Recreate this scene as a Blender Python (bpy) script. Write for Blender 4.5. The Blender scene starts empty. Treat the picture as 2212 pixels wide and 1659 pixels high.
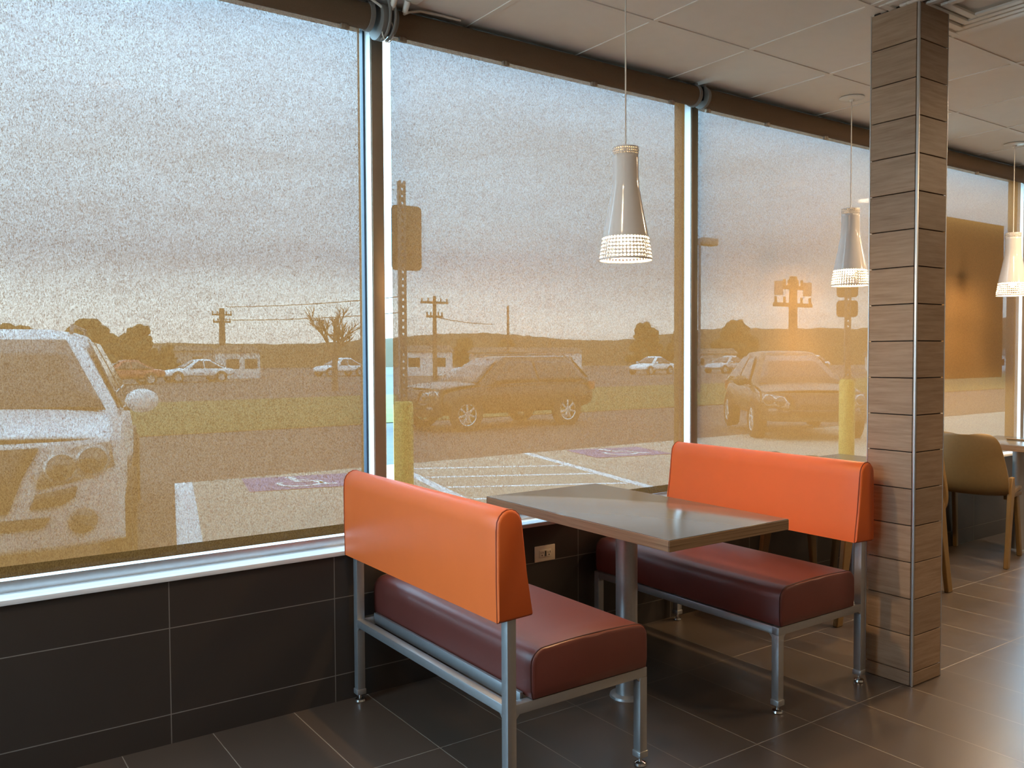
import bpy, bmesh, math, random
from mathutils import Vector, Matrix

random.seed(7)
PI = math.pi
scn = bpy.context.scene
COL = scn.collection

# ------------------------------------------------------------------ camera
W, H = 2212, 1659
cam_d = bpy.data.cameras.new('camera')
cam_d.sensor_fit = 'HORIZONTAL'
cam_d.sensor_width = 36.0
cam_d.lens = 36.0 * 1852.43 / W
cam_d.clip_start = 0.05
cam_d.clip_end = 2000
cam = bpy.data.objects.new('camera', cam_d)
COL.objects.link(cam)
R_ = [[0.8178, -0.5755, -0.0047], [-0.0240, -0.0259, -0.9994], [0.5750, 0.8174, -0.0349]]
right, down, fwd = (Vector(v).normalized() for v in R_)
cam.matrix_world = Matrix(((right.x, -down.x, -fwd.x, -0.7244),
                           (right.y, -down.y, -fwd.y, -3.1170),
                           (right.z, -down.z, -fwd.z, 1.3619),
                           (0, 0, 0, 1)))
scn.camera = cam

# ------------------------------------------------------------------ view + render settings
scn.view_settings.view_transform = 'Standard'
scn.view_settings.look = 'None'
scn.view_settings.gamma = 1.0
scn.view_settings.use_curve_mapping = False
scn.view_settings.exposure = 0.32
scn.cycles.use_denoising = True
scn.cycles.max_bounces = 10
scn.cycles.diffuse_bounces = 5
scn.cycles.glossy_bounces = 4
scn.cycles.transparent_max_bounces = 16
scn.cycles.sample_clamp_indirect = 6.0
scn.cycles.caustics_reflective = False
scn.cycles.caustics_refractive = False


# ------------------------------------------------------------------ node helpers
class NT:
    def __init__(self, nt):
        self.nt = nt
        self.nt.nodes.clear()

    def n(self, t, **kw):
        nd = self.nt.nodes.new(t)
        for k, v in kw.items():
            setattr(nd, k, v)
        return nd

    def l(self, a, b):
        self.nt.links.new(a, b)

    def put(self, sock, v):
        if hasattr(v, 'is_output'):
            self.l(v, sock)
        elif v is not None:
            if sock.type == 'RGBA' and not hasattr(v, '__len__'):
                v = (v, v, v, 1)
            if sock.type == 'RGBA' and len(v) == 3:
                v = (*v, 1)
            sock.default_value = v

    def math(self, op, a, b=None, c=None, clamp=False):
        nd = self.n('ShaderNodeMath', operation=op)
        nd.use_clamp = clamp
        for s, v in zip(nd.inputs, (a, b, c)):
            self.put(s, v)
        return nd.outputs[0]

    def mix(self, f, a, b):
        nd = self.n('ShaderNodeMix', data_type='RGBA')
        self.put(nd.inputs[0], f)
        self.put(nd.inputs[6], a)
        self.put(nd.inputs[7], b)
        return nd.outputs[2]

    def noise(self, vec, scale=5.0, detail=2.0, rough=0.5):
        nd = self.n('ShaderNodeTexNoise')
        self.put(nd.inputs['Vector'], vec)
        nd.inputs['Scale'].default_value = scale
        nd.inputs['Detail'].default_value = detail
        nd.inputs['Roughness'].default_value = rough
        return nd.outputs[0]

    def mapping(self, vec, scale=(1, 1, 1), loc=(0, 0, 0), rot=(0, 0, 0)):
        nd = self.n('ShaderNodeMapping')
        self.put(nd.inputs[0], vec)
        nd.inputs['Location'].default_value = loc
        nd.inputs['Rotation'].default_value = rot
        nd.inputs['Scale'].default_value = scale
        return nd.outputs[0]

    def ramp(self, f, stops):
        nd = self.n('ShaderNodeValToRGB')
        el = nd.color_ramp.elements
        while len(el) < len(stops):
            el.new(0.5)
        for e, (p, c) in zip(el, stops):
            e.position = p
            e.color = (*c, 1) if len(c) == 3 else c
        self.put(nd.inputs[0], f)
        return nd.outputs[0]

    def coord(self, which='Object'):
        return self.n('ShaderNodeTexCoord').outputs[which]

    def xyz(self, v):
        nd = self.n('ShaderNodeSeparateXYZ')
        self.put(nd.inputs[0], v)
        return nd.outputs


def new_mat(name):
    m = bpy.data.materials.new(name)
    m.use_nodes = True
    return m, NT(m.node_tree)


def principled(t, color, rough=0.5, metal=0.0, bump=None, bump_s=0.2, bump_d=0.002, spec=0.5, coat=0.0):
    out = t.n('ShaderNodeOutputMaterial')
    p = t.n('ShaderNodeBsdfPrincipled')
    t.put(p.inputs['Base Color'], color)
    t.put(p.inputs['Roughness'], rough)
    t.put(p.inputs['Metallic'], metal)
    p.inputs['Specular IOR Level'].default_value = spec
    p.inputs['Coat Weight'].default_value = coat
    if bump is not None:
        b = t.n('ShaderNodeBump')
        b.inputs['Strength'].default_value = bump_s
        b.inputs['Distance'].default_value = bump_d
        t.put(b.inputs['Height'], bump)
        t.l(b.outputs[0], p.inputs['Normal'])
    t.l(p.outputs[0], out.inputs[0])
    return p


MATS = {}


def mat(name, color, rough=0.5, metal=0.0, var=0.08, scale=20.0, spec=0.5, bump=0.0, bscale=None, coat=0.0):
    """plain surface with a little procedural unevenness"""
    if name in MATS:
        return MATS[name]
    m, t = new_mat(name)
    co = t.coord()
    nz = t.noise(co, scale, 3)
    a = tuple(c * (1 - var) for c in color)
    b = tuple(min(1, c * (1 + var)) for c in color)
    h = t.noise(co, bscale or scale * 6, 2) if bump else None
    principled(t, t.mix(nz, a, b), rough, metal, h, bump, 0.001, spec, coat)
    MATS[name] = m
    return m


def emission_mat(name, color, strength):
    m, t = new_mat(name)
    out = t.n('ShaderNodeOutputMaterial')
    e = t.n('ShaderNodeEmission')
    t.put(e.inputs[0], color)
    e.inputs[1].default_value = strength
    t.l(e.outputs[0], out.inputs[0])
    MATS[name] = m
    return m


# ------------------------------------------------------------------ world: hazy overcast sky, low warm horizon
world = bpy.data.worlds.new('sky')
scn.world = world
world.use_nodes = True
t = NT(world.node_tree)
g = t.coord('Generated')
sx, sy, sz = t.xyz(g)
elev = t.math('MAXIMUM', sz, 0.0)
base = t.ramp(elev, [(0.0, (0.47, 0.57, 0.61)), (0.05, (0.40, 0.54, 0.63)), (0.11, (0.185, 0.34, 0.49)),
                     (0.20, (0.32, 0.55, 0.75)), (0.40, (0.47, 0.80, 1.12)), (1.0, (0.44, 0.76, 1.08))])
cl = t.noise(t.mapping(g, (1.1, 1.1, 7.0), rot=(0.10, 0.04, 0)), 1.6, 5, 0.55)
clf = t.ramp(cl, [(0.30, (0.66, 0.66, 0.66)), (0.52, (1, 1, 1)), (0.72, (1.32, 1.29, 1.22))])
side = t.math('SUBTRACT', 1.14, t.math('MULTIPLY', sx, 0.28))       # thinner cloud to the left
vm = t.n('ShaderNodeVectorMath', operation='SCALE')
t.l(clf, vm.inputs[0])
t.l(side, vm.inputs['Scale'])
mul = t.n('ShaderNodeMix', data_type='RGBA', blend_type='MULTIPLY')
mul.inputs[0].default_value = 1.0
t.l(base, mul.inputs[6])
t.l(vm.outputs[0], mul.inputs[7])
bg = t.n('ShaderNodeBackground')
t.l(mul.outputs[2], bg.inputs[0])
bg.inputs[1].default_value = 8.4
t.l(bg.outputs[0], t.n('ShaderNodeOutputWorld').inputs[0])


# ------------------------------------------------------------------ mesh helpers
class MB:
    """collects shapes, build() links them as ONE mesh object"""

    def __init__(self):
        self.bm = bmesh.new()

    def box(self, x0, x1, y0, y1, z0, z1, bevel=0.0, seg=2, m=None):
        r = bmesh.ops.create_cube(self.bm, size=1.0)
        vs = r['verts']
        for v in vs:
            v.co = Vector((x0 + (v.co.x + .5) * (x1 - x0), y0 + (v.co.y + .5) * (y1 - y0), z0 + (v.co.z + .5) * (z1 - z0)))
        if bevel:
            es = list({e for v in vs for e in v.link_edges})
            rb = bmesh.ops.bevel(self.bm, geom=es, offset=bevel, segments=seg, profile=0.5, affect='EDGES', clamp_overlap=True)
            vs = list({v for f in rb['faces'] for v in f.verts} | {v for v in vs if v.is_valid})
        if m is not None:
            bmesh.ops.transform(self.bm, matrix=m, verts=vs)
        return self

    def cyl(self, p0, p1, r0, r1=None, n=20, caps=True):
        p0, p1 = Vector(p0), Vector(p1)
        r1 = r0 if r1 is None else r1
        d = p1 - p0
        r = bmesh.ops.create_cone(self.bm, cap_ends=caps, cap_tris=False, segments=n, radius1=r0, radius2=r1, depth=d.length)
        mx = Matrix.Translation((p0 + p1) / 2) @ d.to_track_quat('Z', 'Y').to_matrix().to_4x4()
        bmesh.ops.transform(self.bm, matrix=mx, verts=r['verts'])
        return self

    def ball(self, c, r, u=16, v=10, sc=(1, 1, 1)):
        q = bmesh.ops.create_uvsphere(self.bm, u_segments=u, v_segments=v, radius=r)
        bmesh.ops.transform(self.bm, matrix=Matrix.Translation(c) @ Matrix.Diagonal((*sc, 1)), verts=q['verts'])
        return self

    def lathe(self, prof, c=(0, 0, 0), n=40, close=False):
        rings = []
        for r, z in prof:
            rings.append([self.bm.verts.new((c[0] + r * math.cos(2 * PI * i / n), c[1] + r * math.sin(2 * PI * i / n), c[2] + z)) for i in range(n)])
        for a, b in zip(rings, rings[1:]):
            for i in range(n):
                self.bm.faces.new((a[i], a[(i + 1) % n], b[(i + 1) % n], b[i]))
        if close:
            self.bm.faces.new(rings[0][::-1])
            self.bm.faces.new(rings[-1])
        return self

    def tube(self, pts, r, n=8, closed=False):
        pts = [Vector(p) for p in pts]
        rings = []
        k = len(pts)
        up = None
        for i, p in enumerate(pts):
            if closed:
                d = pts[(i + 1) % k] - pts[i - 1]
            else:
                d = pts[min(i + 1, k - 1)] - pts[max(i - 1, 0)]
            d.normalize()
            if up is None:
                up = d.orthogonal().normalized()
            up = (up - d * up.dot(d)).normalized()
            s = d.cross(up)
            rings.append([self.bm.verts.new(p + r * (math.cos(2 * PI * j / n) * up + math.sin(2 * PI * j / n) * s)) for j in range(n)])
        pr = list(zip(rings, rings[1:])) + ([(rings[-1], rings[0])] if closed else [])
        for a, b in pr:
            for j in range(n):
                self.bm.faces.new((a[j], a[(j + 1) % n], b[(j + 1) % n], b[j]))
        if not closed:
            self.bm.faces.new(rings[0][::-1])
            self.bm.faces.new(rings[-1])
        return self

    def grid(self, fn, nu, nv):
        vs = [[self.bm.verts.new(fn(i / nu, j / nv)) for j in range(nv + 1)] for i in range(nu + 1)]
        for i in range(nu):
            for j in range(nv):
                self.bm.faces.new((vs[i][j], vs[i + 1][j], vs[i + 1][j + 1], vs[i][j + 1]))
        return self

    def loft(self, rings, caps=True, closed=True):
        vr = [[self.bm.verts.new(p) for p in rg] for rg in rings]
        n = len(vr[0])
        for a, b in zip(vr, vr[1:]):
            for i in range(n if closed else n - 1):
                self.bm.faces.new((a[i], a[(i + 1) % n], b[(i + 1) % n], b[i]))
        if caps:
            self.bm.faces.new(vr[0][::-1])
            self.bm.faces.new(vr[-1])
        return self

    def poly(self, pts):
        self.bm.faces.new([self.bm.verts.new(p) for p in pts])
        return self

    def build(self, name, m, parent=None, smooth=35, bevel=0.0, subsurf=0, solid=0.0, recalc=True, seg=2):
        if recalc:
            bmesh.ops.recalc_face_normals(self.bm, faces=self.bm.faces)
        me = bpy.data.meshes.new(name)
        self.bm.to_mesh(me)
        self.bm.free()
        me.materials.append(m)
        if smooth:
            for p in me.polygons:
                p.use_smooth = True
            me.set_sharp_from_angle(angle=math.radians(smooth))
        o = bpy.data.objects.new(name, me)
        COL.objects.link(o)
        if parent is not None:
            o.parent = parent
        if solid:
            md = o.modifiers.new('solid', 'SOLIDIFY')
            md.thickness = solid
            md.offset = 0
        if bevel:
            md = o.modifiers.new('bevel', 'BEVEL')
            md.width = bevel
            md.segments = seg
            md.limit_method = 'ANGLE'
            md.angle_limit = math.radians(40)
        if subsurf:
            md = o.modifiers.new('sub', 'SUBSURF')
            md.levels = subsurf
            md.render_levels = subsurf
        return o


def tag(o, label=None, cat=None, group=None, kind=None):
    if label:
        o['label'] = label
    if cat:
        o['category'] = cat
    if group:
        o['group'] = group
    if kind:
        o['kind'] = kind
    return o


def thing(name, label, cat, loc=(0, 0, 0), rz=0.0, group=None):
    o = bpy.data.objects.new(name, None)
    o.empty_display_size = 0.1
    COL.objects.link(o)
    o.location = loc
    o.rotation_euler = (0, 0, rz)
    return tag(o, label, cat, group)


def copy_tree(o, parent=None):
    c = o.copy()
    COL.objects.link(c)
    if parent is not None:
        c.parent = parent
    for ch in list(o.children):
        copy_tree(ch, c)
    return c


def struct(o):
    return tag(o, kind='structure')


# ------------------------------------------------------------------ materials
def tile_mat(name, axes, o1, p1, o2, p2, gw, base, grout, rough, bump=0.5, var=0.12, spec=0.5):
    m, t = new_mat(name)
    co = t.coord()
    c = t.xyz(co)

    def line(v, off, per):
        f = t.math('FRACT', t.math('DIVIDE', t.math('SUBTRACT', v, off - 50 * per), per))
        d = t.math('MULTIPLY', t.math('ABSOLUTE', t.math('SUBTRACT', f, 0.5)), per)   # .5*per at the line
        return t.math('GREATER_THAN', d, per / 2 - gw / 2)
    g_ = t.math('MAXIMUM', line(c[axes[0]], o1, p1), line(c[axes[1]], o2, p2))
    n1 = t.noise(co, 9, 5, 0.6)
    cell = t.n('ShaderNodeTexWhiteNoise', noise_dimensions='2D')
    cv = t.n('ShaderNodeCombineXYZ')
    t.l(t.math('FLOOR', t.math('DIVIDE', t.math('SUBTRACT', c[axes[0]], o1 - 50 * p1), p1)), cv.inputs[0])
    t.l(t.math('FLOOR', t.math('DIVIDE', t.math('SUBTRACT', c[axes[1]], o2 - 50 * p2), p2)), cv.inputs[1])
    t.l(cv.outputs[0], cell.inputs[0])
    f = t.math('ADD', t.math('MULTIPLY', n1, 0.6), t.math('MULTIPLY', cell.outputs[0], 0.4))
    col = t.mix(f, tuple(b * (1 - var) for b in base), tuple(b * (1 + var) for b in base))
    colr = t.mix(g_, col, grout)
    r = t.math('ADD', t.math('MULTIPLY', g_, 0.3), t.math('ADD', rough - 0.05, t.math('MULTIPLY', n1, 0.1)))
    h = t.math('SUBTRACT', t.math('MULTIPLY', t.noise(co, 160, 2), 0.12), g_)
    principled(t, colr, r, 0, h, bump, 0.0015, spec)
    return m


M_floor = tile_mat('floor_tile', (0, 1), -0.162, 0.3038, -0.578, 0.6225, 0.0032, (0.085, 0.064, 0.050), (0.27, 0.235, 0.19), 0.30, 0.30, 0.12, 0.9)
M_wall_tile = tile_mat('wall_tile', (0, 2), 0.0, 0.6155, 0.1044, 0.305, 0.0034, (0.042, 0.034, 0.029), (0.20, 0.185, 0.165), 0.40)

M_alu = mat('brushed_aluminium', (0.62, 0.63, 0.64), 0.38, 0.85, 0.05, 60)
M_alu_dark = mat('bronze_aluminium', (0.36, 0.30, 0.24), 0.50, 0.6, 0.05, 40)
M_cap = mat('brown_painted_cap', (0.12, 0.085, 0.055), 0.5, 0.0, 0.05, 40)
M_stop = mat('white_glazing_stop', (0.86, 0.86, 0.86), 0.4, 0.0, 0.03, 40)
M_sill = mat('sill_laminate', (0.72, 0.72, 0.72), 0.35, 0.0, 0.04, 30)
M_gasket = mat('gasket', (0.035, 0.06, 0.10), 0.5, 0, 0.05, 40)
M_steel = mat('grey_powder_coat_steel', (0.46, 0.465, 0.47), 0.40, 0.75, 0.06, 90)
M_chrome = mat('chrome', (0.8, 0.8, 0.8), 0.12, 1.0, 0.02, 30)
M_paint_ceiling = mat('ceiling_tile', (0.83, 0.81, 0.77), 0.9, 0, 0.03, 14, 0.2, 0.5, 260)
M_tbar = mat('ceiling_grid', (0.80, 0.78, 0.74), 0.55, 0, 0.02, 20)
M_plaster = mat('plaster', (0.40, 0.32, 0.24), 0.85, 0, 0.05, 6)
M_white_plastic = mat('white_plastic', (0.80, 0.79, 0.75), 0.35, 0, 0.03, 30)
M_ivory = mat('ivory_plastic', (0.66, 0.58, 0.45), 0.4, 0, 0.04, 40)
M_slot = mat('dark_slot', (0.03, 0.025, 0.02), 0.6, 0, 0.05, 30)
M_orange = mat('orange_vinyl', (0.82, 0.158, 0.030), 0.42, 0, 0.04, 10, 0.45, 0.12, 420)
M_orange_seam = mat('orange_piping', (0.33, 0.055, 0.014), 0.5, 0, 0.05, 40)
M_maroon = mat('maroon_vinyl', (0.150, 0.033, 0.023), 0.42, 0, 0.10, 8, 0.7, 0.12, 380)
M_maroon_seam = mat('maroon_piping', (0.06, 0.014, 0.012), 0.5, 0, 0.05, 40)
M_lamin = mat('grey_laminate', (0.118, 0.118, 0.115), 0.14, 0, 0.04, 12, 0.75)
M_enamel = mat('white_enamel', (0.70, 0.68, 0.66), 0.12, 0, 0.02, 10, 0.5, coat=0.3)
M_cord = mat('cord_white', (0.72, 0.68, 0.62), 0.5, 0, 0.03, 30)
M_chair = mat('tan_moulded_plastic', (0.18, 0.108, 0.036), 0.5, 0, 0.10, 60, 0.4, 0.15, 300)
M_grey_plastic = mat('grey_plastic', (0.20, 0.19, 0.18), 0.45, 0, 0.05, 40)
M_dark_backing = mat('dark_backing', (0.022, 0.014, 0.010), 0.8, 0, 0.05, 30)


def edge_mat():
    m, t = new_mat('plywood_edge')
    co = t.coord()
    z = t.xyz(co)[2]
    w = t.noise(t.mapping(co, (3, 3, 420)), 1.0, 3)
    col = t.ramp(w, [(0.30, (0.17, 0.10, 0.052)), (0.50, (0.30, 0.19, 0.105)), (0.70, (0.36, 0.24, 0.14))])
    principled(t, col, 0.5)
    return m


M_edge = edge_mat()


def wood_mat():
    m, t = new_mat('wood_plank_tile')
    co = t.coord()
    c = t.xyz(co)
    k = t.math('FLOOR', t.math('DIVIDE', t.math('SUBTRACT', c[2], 0.057), 0.15))
    wn = t.n('ShaderNodeTexWhiteNoise', noise_dimensions='1D')
    t.l(k, wn.inputs['W'])
    off = t.n('ShaderNodeCombineXYZ')
    t.l(t.math('MULTIPLY', wn.outputs[0], 9.0), off.inputs[0])
    t.l(t.math('MULTIPLY', wn.outputs[0], 5.0), off.inputs[1])
    add = t.n('ShaderNodeVectorMath', operation='ADD')
    t.l(co, add.inputs[0])
    t.l(off.outputs[0], add.inputs[1])
    gr = t.noise(t.mapping(add.outputs[0], (5, 5, 70), rot=(0.03, 0.02, 0)), 1.0, 6, 0.62)
    fine = t.noise(t.mapping(add.outputs[0], (14, 14, 420)), 1.0, 2)
    f = t.math('ADD', t.math('MULTIPLY', gr, 0.75), t.math('MULTIPLY', fine, 0.25))
    col = t.ramp(f, [(0.28, (0.235, 0.150, 0.090)), (0.50, (0.345, 0.240, 0.160)), (0.72, (0.43, 0.315, 0.220))])
    br = t.math('ADD', 0.88, t.math('MULTIPLY', wn.outputs[0], 0.24))
    mul = t.n('ShaderNodeVectorMath', operation='SCALE')
    t.l(col, mul.inputs[0])
    t.l(br, mul.inputs['Scale'])
    principled(t, mul.outputs[0], 0.48, 0, fine, 0.25, 0.001)
    return m


M_wood = wood_mat()


def shade_mat(name, openness, k=1.0):
    """woven solar screen: see-through pinholes, yarn that lets light through and reflects a little"""
    m, t = new_mat(name)
    co = t.coord()
    n1 = t.noise(t.mapping(co, (330, 330, 135)), 1.0, 2, 0.6)
    n2 = t.noise(t.mapping(co, (620, 620, 420)), 1.0, 1, 0.5)
    wv = t.math('ADD', t.math('MULTIPLY', n1, 0.5), t.math('MULTIPLY', n2, 0.5))
    cen = t.math('SUBTRACT', wv, 0.5)
    op = t.math('MULTIPLY', openness, t.math('ADD', 1.0, t.math('MULTIPLY', cen, 5.5)), clamp=True)
    yarn = t.mix(t.math('ADD', 0.5, t.math('MULTIPLY', cen, 4.0), clamp=True), (0.14 * k, 0.043 * k, 0.009 * k), (0.30 * k, 0.112 * k, 0.029 * k))
    yd = t.mix(t.math('ADD', 0.5, t.math('MULTIPLY', cen, 2.0), clamp=True), (0.27 * k * k, 0.175 * k * k, 0.088 * k * k), (0.44 * k * k, 0.295 * k * k, 0.155 * k * k))
    tr = t.n('ShaderNodeBsdfTranslucent')
    t.l(yarn, tr.inputs[0])
    df = t.n('ShaderNodeBsdfDiffuse')
    t.l(yd, df.inputs[0])
    ms = t.n('ShaderNodeMixShader')
    ms.inputs[0].default_value = 0.42
    t.l(tr.outputs[0], ms.inputs[1])
    t.l(df.outputs[0], ms.inputs[2])
    tp = t.n('ShaderNodeBsdfTransparent')
    tp.inputs[0].default_value = (0.97, 0.98, 1.0, 1)
    mx = t.n('ShaderNodeMixShader')
    t.l(op, mx.inputs[0])
    t.l(ms.outputs[0], mx.inputs[1])
    t.l(tp.outputs[0], mx.inputs[2])
    t.l(mx.outputs[0], t.n('ShaderNodeOutputMaterial').inputs[0])
    return m


M_shade = shade_mat('solar_screen_fabric', 0.080)
M_hem = shade_mat('screen_hem_fabric', 0.003, 0.42)
M_roll = mat('rolled_screen_fabric', (0.155, 0.105, 0.068), 0.9, 0, 0.15, 240, 0.2, 0.4, 500)


def glass_mat(name, tint=(0.93, 0.96, 0.95), spec=0.06):
    m, t = new_mat(name)
    tp = t.n('ShaderNodeBsdfTransparent')
    tp.inputs[0].default_value = (*tint, 1)
    gl = t.n('ShaderNodeBsdfGlossy')
    gl.inputs['Roughness'].default_value = 0.02
    lw = t.n('ShaderNodeLayerWeight')
    fr = t.math('ADD', 0.02, t.math('MULTIPLY', t.math('POWER', lw.outputs['Facing'], 5.0), 0.5))
    mx = t.n('ShaderNodeMixShader')
    t.l(fr, mx.inputs[0])
    t.l(tp.outputs[0], mx.inputs[1])
    t.l(gl.outputs[0], mx.inputs[2])
    t.l(mx.outputs[0], t.n('ShaderNodeOutputMaterial').inputs[0])
    return m


M_glass = glass_mat('window_glass')

# ------------------------------------------------------------------ room shell
X0, X1 = -3.2, 8.5
Y0 = -6.6
HC = 2.758
b = MB(); b.box(X0 - .2, X1 + .2, Y0 - .2, 0.2, -0.10, 0.0)
struct(b.build('floor', M_floor, smooth=0))

b = MB(); b.box(X0 - .2, X1 + .2, 0.0, 0.20, 0.0, 0.577)
wall_front = struct(b.build('wall_front', M_wall_tile, smooth=0))

b = MB(); b.box(X0 - .2, X1 + .2, 0.0645, 0.20, 2.705, 3.0)
struct(b.build('trim_1', M_plaster, smooth=0))        # window head
b = MB(); b.box(X0, X1, -0.015, 0.085, 0.5775, 0.5945, 0.002)
struct(b.build('trim_2', M_sill))                      # window stool

MX = [0.836 + 1.858 * k for k in range(-2, 5)]         # left edge of each mullion
MX[3] = 2.695
for k, x in enumerate(MX):
    b = MB(); b.box(x, x + 0.05, 0.08, 0.155, 0.634, 2.735, 0.0015)
    tr_ = struct(b.build('trim_%d' % (3 + k), M_alu_dark))
    b = MB(); b.box(x - .006, x + 0.056, 0.155, 0.20, 0.634, 2.735, 0.0015)
    b.build('outer_cap', M_cap, tr_)
    for xa_, xb_ in ((x - .0035, x - .0002), (x + .0502, x + .0535)):
        b = MB(); b.box(xa_, xb_, 0.084, 0.1355, 0.634, 2.735)
        b.build('glazing_stop', M_stop, tr_, smooth=0)
edges = MX
for k in range(len(edges) - 1):
    xa, xb = edges[k] + 0.05, edges[k + 1]
    b = MB()
    b.box(xa - .05 if k == 0 else xa - 0.05, xb, 0.085, 0.20, 0.5945, 0.634, 0.0015)
    b.box(xa, xb, 0.12, 0.19, 2.695, 2.735)
    fr = struct(b.build('window_%d' % (k + 1), M_alu))
    b = MB()
    for xx in (xa, xb - .012):
        b.box(xx, xx + .012, 0.136, 0.158, 0.634, 2.695)
    b.build('gasket', M_gasket, fr, smooth=0)
    b = MB(); b.box(xa + .004, xb - .004, 0.144, 0.150, 0.630, 2.70)
    b.build('pane', M_glass, fr, smooth=0)

# solid stretch of wall_front beyond the last mullion and left of the first
b = MB(); b.box(MX[-1] + .05, X1 + .2, 0.02, 0.20, 0.577, 2.80)
struct(b.build('wall_front_pier', M_plaster, smooth=0))

# left wall with an unseen unshaded window sized for cool side light, rear wall, right wall with glazed front
b = MB()
b.box(X0 - .2, X0, Y0, 0.0, 0.0, 0.60)
b.box(X0 - .2, X0, Y0, 0.0, 2.60, 2.95)
b.box(X0 - .2, X0, Y0, -1.60, 0.60, 2.60)
b.box(X0 - .2, X0, -0.35, 0.0, 0.60, 2.60)
b.box(X0 - .13, X0 - .05, -1.00, -0.94, 0.60, 2.60)
struct(b.build('wall_left', M_plaster, smooth=0))
b = MB(); b.box(X0 - .2, X1 + .2, Y0 - .2, Y0, 0, 2.95)
struct(b.build('wall_rear', M_plaster, smooth=0))
b = MB(); b.box(X1, X1 + .2, Y0, 0.0, 0.0, 2.95)
struct(b.build('wall_right', M_plaster, smooth=0))

# ceiling: lay-in tiles between exposed tee bars
b = MB(); b.box(X0 - .2, X1 + .2, Y0 - .2, 0.2, HC + .004, HC + .10)
struct(b.build('ceiling', M_paint_ceiling, smooth=0))
b = MB()
k = 0
for i in range(-8, 12):
    x = 1.880 + .61 * i
    b.box(x - .012, x + .012, Y0, 0.075, HC, HC + .012)
for j in range(-1, 11):
    y = -0.466 - .61 * j
    if y < 0.07:
        b.box(X0, X1, y - .012, y + .012, HC - .0006, HC + .012)
struct(b.build('trim_10', M_tbar))

# ------------------------------------------------------------------ pillar
pil = thing('pillar', 'square pillar clad in wood-look plank tiles with pale metal corner trim', 'pillar', (0, 0, 0))
px0, px1, py0, py1 = 2.581, 2.800, -1.234, -1.024
b = MB(); b.box(px0 + .009, px1 - .009, py0 + .009, py1 - .009, 0, HC + .005)
b.build('core', M_dark_backing, pil, smooth=0)
gz = [0.0] + [0.057 + .15 * i for i in range(18)] + [HC - .004]
for nm, fn in (('west', lambda z0, z1: (px0, px0 + .010, py0 + .012, py1 - .004, z0, z1)),
               ('south', lambda z0, z1: (px0 + .012, px1 - .004, py0, py0 + .010, z0, z1)),
               ('east', lambda z0, z1: (px1 - .010, px1, py0 + .012, py1 - .004, z0, z1)),
               ('north', lambda z0, z1: (px0 + .012, px1 - .004, py1 - .010, py1, z0, z1))):
    b = MB()
    for za, zb in zip(gz, gz[1:]):
        b.box(*fn(za + .002, zb - .002), 0.001, 1)
    b.build('plank_cladding', M_wood, pil)
for x, y, w in ((px0, py0, .011), (px0, py1, .005), (px1, py0, .005)):
    b = MB()
    xa = x - .0015 if x == px0 else x - w + .0015
    ya = y - .0015 if y == py0 else y - w + .0015
    b.box(xa, xa + w, ya, ya + w, 0, HC - .002, 0.003, 2)
    tag(b.build('corner_trim', M_alu, pil), 'pale metal corner trim')


# ------------------------------------------------------------------ booth benches
def prof_back():
    """backrest cross-section, local x from the upright rear face, z from the floor"""
    pts = [(0.645, .586), (0.643, .70), (0.643, .855)]
    for i in range(1, 9):
        a = PI - PI * i / 9
        pts.append((0.688 + 0.045 * math.cos(a), .862 + 0.050 * math.sin(a)))
    pts += [(0.735, .850), (0.748, .72), (0.768, .590)]
    return pts


def prof_seat():
    pts = [(0.772, .334), (0.767, .36), (0.767, .43)]
    for i in range(1, 6):
        a = PI - PI / 2 * i / 6
        pts.append((0.815 + .048 * math.cos(a), .434 + .048 * math.sin(a)))
    for i in range(7):
        u = i / 6
        pts.append((0.815 + u * .375, .482 + .006 * math.sin(PI * u)))
    for i in range(1, 6):
        a = PI / 2 - PI / 2 * i / 6
        pts.append((1.190 + .048 * math.cos(a), .434 + .048 * math.sin(a)))
    pts += [(1.238, .43), (1.238, .36), (1.233, .334)]
    return pts


def extrude_soft(prof, y0, y1, edge=0.010):
    cx = sum(p[0] for p in prof) / len(prof)
    cz = sum(p[1] for p in prof) / len(prof)

    def sc(p, d):
        vx, vz = p[0] - cx, p[1] - cz
        L = math.hypot(vx, vz)
        return cx + vx * (L - d) / L, cz + vz * (L - d) / L
    rings = []
    for y, d in ((y0, edge), (y0 + edge * .3, edge * .35), (y0 + edge, 0)):
        rings.append([(sc(p, d)[0], y, sc(p, d)[1]) for p in prof])
    n = 12
    for i in range(1, n):
        y = y0 + edge + (y1 - y0 - 2 * edge) * i / n
        rings.append([(p[0], y, p[1]) for p in prof])
    for y, d in ((y1 - edge, 0), (y1 - edge * .3, edge * .35), (y1, edge)):
        rings.append([(sc(p, d)[0], y, sc(p, d)[1]) for p in prof])
    return MB().loft(rings)


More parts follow.
